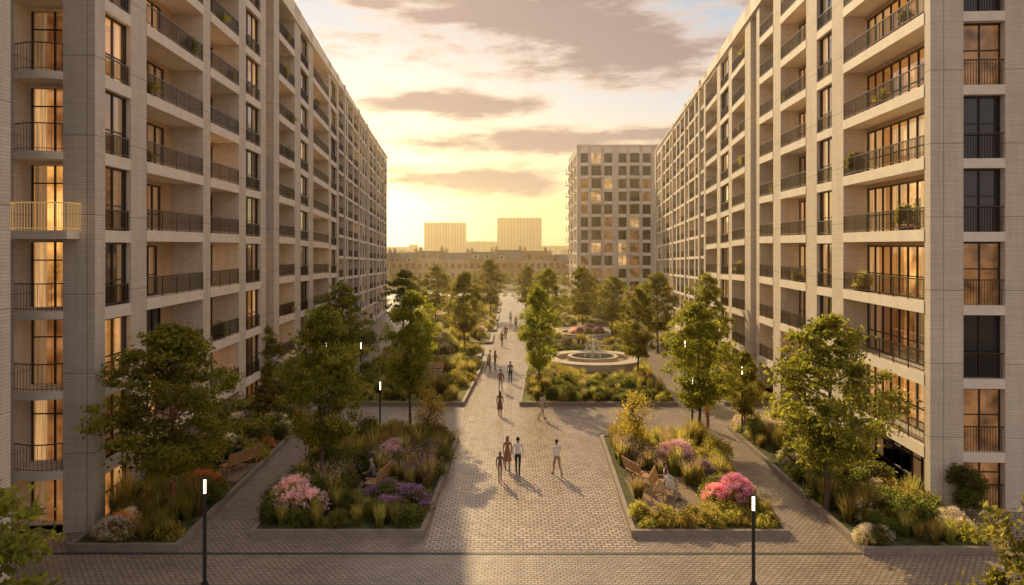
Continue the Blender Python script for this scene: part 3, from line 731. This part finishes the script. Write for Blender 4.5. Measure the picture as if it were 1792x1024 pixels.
# ------------------------------------------------------------------ people
def cm(name,c,r=.8): 
    if name not in M: M[name]=mat(name,c,r,.12,14,.1)
    return name
cm('skin',(.42,.25,.17),.55); cm('hair_brown',(.07,.04,.022)); cm('hair_dark',(.02,.015,.012)); cm('hair_grey',(.30,.27,.25)); cm('eye',(.02,.015,.015),.2); cm('lips',(.4,.16,.13))
cm('cl_white',(.76,.72,.66)); cm('cl_navy',(.025,.03,.05)); cm('cl_tan',(.38,.28,.19)); cm('cl_brown',(.20,.11,.065)); cm('cl_rust',(.30,.16,.10)); cm('cl_grey',(.16,.16,.17)); cm('cl_orange',(.62,.25,.05)); cm('cl_red',(.42,.06,.04)); cm('cl_black',(.02,.02,.022)); cm('cl_cream',(.5,.42,.32)); cm('shoe',(.03,.022,.018),.5)
def person(x,y,z,heading,pose='walk',top='cl_white',bottom='cl_navy',hair='hair_brown',H=1.75,long=False,skirt=False,flip=1,sleeves=True,lean=None):
    V=[];Rr=[];E=[];S=[];roots=[]
    def v(p,r): V.append(tuple(p)); Rr.append(r if isinstance(r,tuple) else (r,r)); return len(V)-1
    def ed(a,b,m): E.append((a,b)); S.append((a,b,m))
    if pose=='walk': legs=[(22,8),(-12,-38)]; arms=[(-20,-5),(22,40)]; ln=rad(4)
    elif pose=='stroll': legs=[(14,4),(-8,-24)]; arms=[(-10,5),(12,28)]; ln=rad(3)
    elif pose=='stand': legs=[(3,0),(-3,-3)]; arms=[(3,12),(12,70)]; ln=rad(1)
    else: legs=[(86,4),(88,-6)]; arms=[(22,72),(28,66)]; ln=rad(-3 if lean is None else lean)
    if flip<0: legs=legs[::-1]; arms=arms[::-1]
    def drop(l): return .44*math.cos(rad(l[0]))+.42*math.cos(rad(l[1]))
    pz=.03+.075+max(drop(l) for l in legs)
    if pose=='sit': pz=.57
    def up(h,dx=0,dy=0): return (dx,math.sin(ln)*h+dy*math.cos(ln),pz+math.cos(ln)*h-dy*math.sin(ln))
    fem=long or skirt; sw=.165 if fem else .185
    pel=v((0,0,pz),(.145,.11)); roots.append(pel)
    wa=v(up(.17),(.125 if not fem else .108,.095)); ed(pel,wa,top)
    ch=v(up(.36),(.155 if not fem else .135,.11)); ed(wa,ch,top)
    uc=v(up(.47),(.11,.085)); ed(ch,uc,top)
    nk=v(up(.565),(.05,.052)); ed(uc,nk,'skin')
    h1=v(up(.625,0,.015),(.058,.07)); ed(nk,h1,'skin')
    h2=v(up(.70,0,.015),(.074,.09)); ed(h1,h2,'skin')
    h3=v(up(.78,0,.005),(.058,.07)); ed(h2,h3,'skin')
    for sd,ag in ((-1,arms[0]),(1,arms[1])):
        sh=Vector(up(.455,sd*sw,0)); si=v(sh,.056); ed(uc,si,top)
        a=rad(ag[0]); el=sh+Vector((sd*.055,math.sin(a)*.28,-math.cos(a)*.28)); ei=v(el,.042)
        mid=v(sh.lerp(el,.45),.05); ed(si,mid,top); ed(mid,ei,top if sleeves else 'skin')
        a=rad(ag[1]); inw=-.10 if pose=='sit' else -.015
        wr=el+Vector((sd*inw,math.sin(a)*.25,-math.cos(a)*.25)); wi=v(wr,.026); ed(ei,wi,top if sleeves else 'skin')
        d=(wr-el).normalized(); pm=wr+d*.075; pi=v(pm,(.034,.024)); ed(wi,pi,'skin')
        fwd=Vector((0,1,0)); fwd=(fwd-d*fwd.dot(d)).normalized()
        palmn=d.cross(fwd)*sd
        for q in range(4):
            off=fwd*(.028-.0185*q); ln_=(.034,.040,.038,.030)[q]
            b0=v(wr+d*.06+off*.8,.0095); b1=v(wr+d*.105+off,.009); b2=v(wr+d*(.105+ln_)+off-palmn*.012,.0085); b3=v(wr+d*(.105+ln_*1.75)+off-palmn*.032,.007)
            roots.append(b0); ed(b0,b1,'skin');ed(b1,b2,'skin');ed(b2,b3,'skin')
        t0=v(wr+d*.03+fwd*.018,.011); t1=v(wr+d*.06+fwd*.045,.010); t2=v(wr+d*.095+fwd*.055-palmn*.012,.008); roots.append(t0); ed(t0,t1,'skin'); ed(t1,t2,'skin')
    for sd,lg in ((-1,legs[0]),(1,legs[1])):
        hp=Vector((sd*.09,0,pz-.035)); hi=v(hp,.088); ed(pel,hi,bottom)
        a=rad(lg[0]); kn=hp+Vector((sd*(.02 if pose=='sit' else -.005),math.sin(a)*.43,-math.cos(a)*.43)); mi_=v(hp.lerp(kn,.5),.076); ki=v(kn,.056); ed(hi,mi_,bottom); ed(mi_,ki,bottom)
        a2=rad(lg[1]); an=kn+Vector((0,math.sin(a2)*.42,-math.cos(a2)*.42)); cf=v(kn.lerp(an,.35)+Vector((0,-.012,0)),.054); ai=v(an,.038)
        lm='skin' if skirt else bottom
        ed(ki,cf,lm); ed(cf,ai,lm)
        p=max(0,-a2-rad(8)) if pose!='sit' else 0
        fd=Vector((0,math.cos(p),-math.sin(p))); dn=Vector((0,-math.sin(p),-math.cos(p)))
        hl=v(an-fd*.035+dn*.04,.033); ed(ai,hl,'shoe')
        bl=v(an+fd*.11+dn*.045,(.042,.03)); ed(ai,bl,'shoe'); to=v(an+fd*.175+dn*.05+Vector((0,0,p*.03)),(.034,.022)); ed(bl,to,'shoe')
    me=bpy.data.meshes.new('body'); me.from_pydata(V,E,[]); o=bpy.data.objects.new('tmp',me); col.objects.link(o)
    m1=o.modifiers.new('s','SKIN'); m1.use_smooth_shade=True
    sv=me.skin_vertices[0].data if me.skin_vertices else None
    if sv is None:
        bpy.context.view_layer.objects.active=o; bpy.ops.mesh.customdata_skin_add(); sv=me.skin_vertices[0].data
    for i,r in enumerate(Rr): sv[i].radius=r; sv[i].use_root=(i in roots)
    m2=o.modifiers.new('u','SUBSURF'); m2.levels=1; m2.render_levels=1
    bpy.context.view_layer.update()
    dg=bpy.context.evaluated_depsgraph_get(); em=bpy.data.meshes.new_from_object(o.evaluated_get(dg))
    bpy.data.objects.remove(o)
    mb=MB(); Sa=[(np.array(V[a]),np.array(V[b]),m) for a,b,m in S]
    A=np.array([q[0] for q in Sa]);Bq=np.array([q[1] for q in Sa]);D=Bq-A;LL=(D**2).sum(1)
    rr=np.array([ (max(Rr[a])+max(Rr[b]))/2 for a,b,_ in S])
    mb.v=[tuple(q.co) for q in em.vertices]
    for pl in em.polygons:
        c_=np.array(pl.center); t=np.clip(((c_-A)*D).sum(1)/LL,0,1); dd=np.linalg.norm(c_-(A+D*t[:,None]),axis=1)-rr*.8
        mb.f.append(tuple(pl.vertices)); k=Sa[int(dd.argmin())][2]
        if k==top and c_[2]<pz+.03 and abs(c_[0])<.17 and pose!='sit' and np.linalg.norm(c_[:2])<.2: k=bottom
        mb.m.append(mb.mi(k))
    bpy.data.meshes.remove(em)
    hc=Vector(up(.70,0,.015)); 
    mb.ell(hc+Vector((0,.085,-.015)),(.012,.022,.022),'skin',6,5)
    for s in(-1,1):
        mb.ell(hc+Vector((s*.028,.078,.012)),(.012,.008,.007),'eye',6,4); mb.ell(hc+Vector((s*.075,-.005,-.005)),(.012,.018,.03),'skin',6,5)
    mb.ell(hc+Vector((0,.078,-.048)),(.022,.009,.006),'lips',6,4)
    mb.ell(hc+Vector((0,-.012,.022)),(.086,.1,.105),hair,14,10,lambda a,b,c:(b<.02 and c>-.06) or c>.052)
    if long: mb.ell(hc+Vector((0,-.055,-.1)),(.085,.05,.17),hair,12,8)
    if skirt:
        n=16; vs=[]
        for z_,rx,ry in((pz+.08,.13,.11),(pz-.1,.17,.15),(pz-.45,.22,.24)):
            vs+=[(rx*math.cos(2*math.pi*i/n),ry*math.sin(2*math.pi*i/n)+(.02 if z_<pz-.3 else 0),z_) for i in range(n)]
        mb.add(vs,[(r*n+i,r*n+(i+1)%n,(r+1)*n+(i+1)%n,(r+1)*n+i) for r in(0,1) for i in range(n)],bottom)
    ob=mb.obj('person',None,None,True); ob.location=(x,y,z); ob.rotation_euler=(0,0,-heading); s=H/1.79; ob.scale=(s,s,s)
    return ob
person(2.16,35.6,0,rad(-25),'walk','cl_white','cl_tan','hair_brown',1.76)
person(.28,35.7,0,rad(5),'stroll','cl_white','cl_navy','hair_dark',1.82)
person(-.22,36.4,0,rad(175),'stroll','cl_rust','cl_rust','hair_brown',1.7,True,True,sleeves=False)
person(-.56,34.7,0,rad(170),'stroll','cl_brown','cl_tan','hair_brown',1.42,True,False,-1)
person(-.78,48,0,rad(0),'stroll','cl_brown','cl_brown','hair_brown',1.62,True,True)
person(-.86,56,0,rad(5),'walk','cl_rust','cl_cream','hair_dark',1.72,flip=-1)
person(-.14,59.6,0,rad(-5),'stroll','cl_grey','cl_black','hair_dark',1.75)
person(1.9,47,0,rad(60),'walk','cl_cream','cl_cream','hair_brown',1.74,True,False)
person(11.75,44.6,0,rad(-60),'stand','cl_orange','cl_rust','hair_dark',1.78)
person(6.60,31.55,.22,rad(110),'sit','cl_white','cl_cream','hair_brown',1.72,True); person(6.68,32.25,.22,rad(110),'sit','cl_white','cl_tan','hair_brown',1.78)
person(-6.1,33.0,.22,rad(-80),'sit','cl_grey','cl_navy','hair_grey',1.74,lean=14)
person(-13.2,35.8,.22,rad(-65),'sit','cl_black','cl_grey','hair_dark',1.74)
person(-.75,87,0,rad(180),'walk','cl_red','cl_black','hair_dark',1.75); person(-1.1,81,0,rad(0),'stroll','cl_brown','cl_navy','hair_dark',1.7)
person(-2.0,67.2,0,rad(90),'stand','cl_white','cl_tan','hair_brown',1.6); person(-1.5,66,0,rad(60),'stand','cl_rust','cl_grey','hair_dark',1.7,True)
person(-2.1,64.6,0,rad(120),'walk','cl_cream','cl_brown','hair_brown',1.6)
person(-.2,105,0,rad(0),'walk','cl_white','cl_grey','hair_dark',1.75); person(.5,98,0,rad(180),'stroll','cl_cream','cl_navy','hair_dark',1.75)
person(-8.4,60.7,.22,rad(170),'sit','cl_rust','cl_grey','hair_dark',1.72); person(-6.9,61.9,.22,rad(180),'sit','cl_cream','cl_tan','hair_brown',1.72,True)
B=MB(); B.ell((2.12,46.85,.82),(.06,.14,.11),'cl_brown',10,7); B.tube((2.12,46.75,.9),(2.08,46.85,1.15),.008,.008,'cl_brown',5); B.tube((2.12,46.95,.9),(2.08,46.85,1.15),.008,.008,'cl_brown',5); B.obj('handbag')
# ------------------------------------------------------------------ evening haze (real volume)
hm=bpy.data.materials.new('haze'); hm.use_nodes=True; nt=hm.node_tree; nt.nodes.remove(nt.nodes['Principled BSDF'])
vs=nt.nodes.new('ShaderNodeVolumeScatter'); vs.inputs['Density'].default_value=.0011; vs.inputs['Anisotropy'].default_value=.6; setc(vs.inputs['Color'],(1,.80,.46))
nt.links.new(vs.outputs[0],nt.nodes['Material Output'].inputs['Volume']); M['haze']=hm
B=MB(); B.box(-500,500,45,1000,-.02,42,'haze'); B.obj('haze')
# ------------------------------------------------------------------ sky
w=bpy.data.worlds.new('World'); scn.world=w; w.use_nodes=True; nt=w.node_tree
bg=nt.nodes['Background']
sky=nt.nodes.new('ShaderNodeTexSky'); sky.sky_type='NISHITA'; sky.sun_disc=False; sky.sun_elevation=SUN_EL; sky.sun_rotation=SUN_AZ
sky.air_density=1.0; sky.dust_density=1.5
tc=nt.nodes.new('ShaderNodeTexCoord'); sp=nt.nodes.new('ShaderNodeSeparateXYZ'); nt.links.new(tc.outputs['Generated'],sp.inputs[0])
X,Y,Z=sp.outputs
m=lambda op,a,b=None,c=None: mathn(nt,op,a,b,c)
az=m('ARCTAN2',X,Y); el=m('ARCSINE',Z)
cb=nt.nodes.new('ShaderNodeCombineXYZ'); nt.links.new(m('MULTIPLY',az,2.2),cb.inputs[0]); nt.links.new(m('MULTIPLY',el,8.0),cb.inputs[1])
n1=noise(nt,cb.outputs[0],2.6,9,.62)
n2=noise(nt,cb.outputs[0],9.0,6,.6)
dens=None
for (a,b_,hw,hh) in [(.06,.290,.25,.070),(.16,.245,.19,.045),(-.08,.300,.12,.018),(-.08,.190,.16,.026),(.04,.140,.24,.024),(-.045,.088,.20,.029),(.14,.145,.15,.014),(-.19,.31,.06,.012),(.55,.3,.4,.05),(-.6,.25,.4,.04)]:
    dx=m('DIVIDE',m('SUBTRACT',az,a),hw); dy=m('DIVIDE',m('SUBTRACT',el,b_),hh)
    e=m('SUBTRACT',1.0,m('SQRT',m('ADD',m('MULTIPLY',dx,dx),m('MULTIPLY',dy,dy))))
    e=m('MAXIMUM',e,-1.2)
    dens=e if dens is None else m('SMOOTH_MAX',dens,e,.25)
d0=m('ADD',dens,m('MULTIPLY_ADD',n1,2.6,-1.3)); d0=m('ADD',d0,m('MULTIPLY_ADD',n2,.8,-.4))
mr=nt.nodes.new('ShaderNodeMapRange'); mr.interpolation_type='SMOOTHSTEP'; nt.links.new(d0,mr.inputs[0]); mr.inputs[1].default_value=-.2; mr.inputs[2].default_value=.65
D=mr.outputs[0]
base=ramp(nt,el,[(0,(1.0,.67,.21)),(.06,(1.0,.76,.36)),(.12,(.96,.80,.54)),(.19,(.74,.71,.67)),(.28,(.50,.58,.68)),(.42,(.46,.46,.50)),(1,(.54,.48,.46))])
# the sky away from the sun is dimmer and mauve
t_=nt.nodes.new('ShaderNodeMapRange'); t_.interpolation_type='SMOOTHSTEP'; nt.links.new(Y,t_.inputs[0]); t_.inputs[1].default_value=-.25; t_.inputs[2].default_value=.75
dusk=ramp(nt,el,[(0,(.58,.45,.38)),(.3,(.56,.47,.43)),(1,(.54,.48,.46))])
base=mixcol(nt,t_.outputs[0],dusk,base)
gd=(math.sin(-.17)*math.cos(.02),math.cos(-.17)*math.cos(.02),math.sin(.02))
dot=m('ADD',m('ADD',m('MULTIPLY',X,gd[0]),m('MULTIPLY',Y,gd[1])),m('MULTIPLY',Z,gd[2]))
gl=m('POWER',m('MAXIMUM',dot,0.0),36.0)
gl2=m('POWER',m('MAXIMUM',dot,0.0),220.0)
base=mixcol(nt,gl,base,(.46,.32,.10),'ADD')
base=mixcol(nt,gl2,base,(3.0,2.0,.65),'ADD')
cc=ramp(nt,D,[(0,(1.15,.82,.44)),(.38,(.95,.60,.36)),(1,(.38,.26,.225))])
colr=mixcol(nt,m('MULTIPLY',D,.94),base,cc)
sc=nt.nodes.new('ShaderNodeVectorMath'); sc.operation='SCALE'; nt.links.new(colr,sc.inputs[0]); sc.inputs['Scale'].default_value=9.8
s2=nt.nodes.new('ShaderNodeVectorMath'); s2.operation='MULTIPLY_ADD'; nt.links.new(sky.outputs[0],s2.inputs[0]); s2.inputs[1].default_value=(.06,.06,.06); nt.links.new(sc.outputs[0],s2.inputs[2])
nt.links.new(s2.outputs[0],bg.inputs['Color']); bg.inputs['Strength'].default_value=.1
# sun
sl=bpy.data.lights.new('sun','SUN'); sl.energy=5; sl.angle=rad(.6); sl.color=(1,.72,.35)
so=bpy.data.objects.new('sun',sl); col.objects.link(so)
Dv=Vector((math.sin(SUN_AZ)*math.cos(SUN_EL),math.cos(SUN_AZ)*math.cos(SUN_EL),math.sin(SUN_EL)))
so.rotation_euler=Dv.to_track_quat('Z','Y').to_euler(); so.location=(0,0,60)
# camera
cd=bpy.data.cameras.new('camera'); cd.sensor_width=36; cd.lens=36*1300/1792; cd.shift_y=-82/1792; cd.clip_end=8000
co=bpy.data.objects.new('camera',cd); co.location=(0,0,11); co.rotation_euler=(rad(90),0,0); col.objects.link(co); scn.camera=co
scn.view_settings.view_transform='Standard'; scn.view_settings.look='None'; scn.view_settings.exposure=0
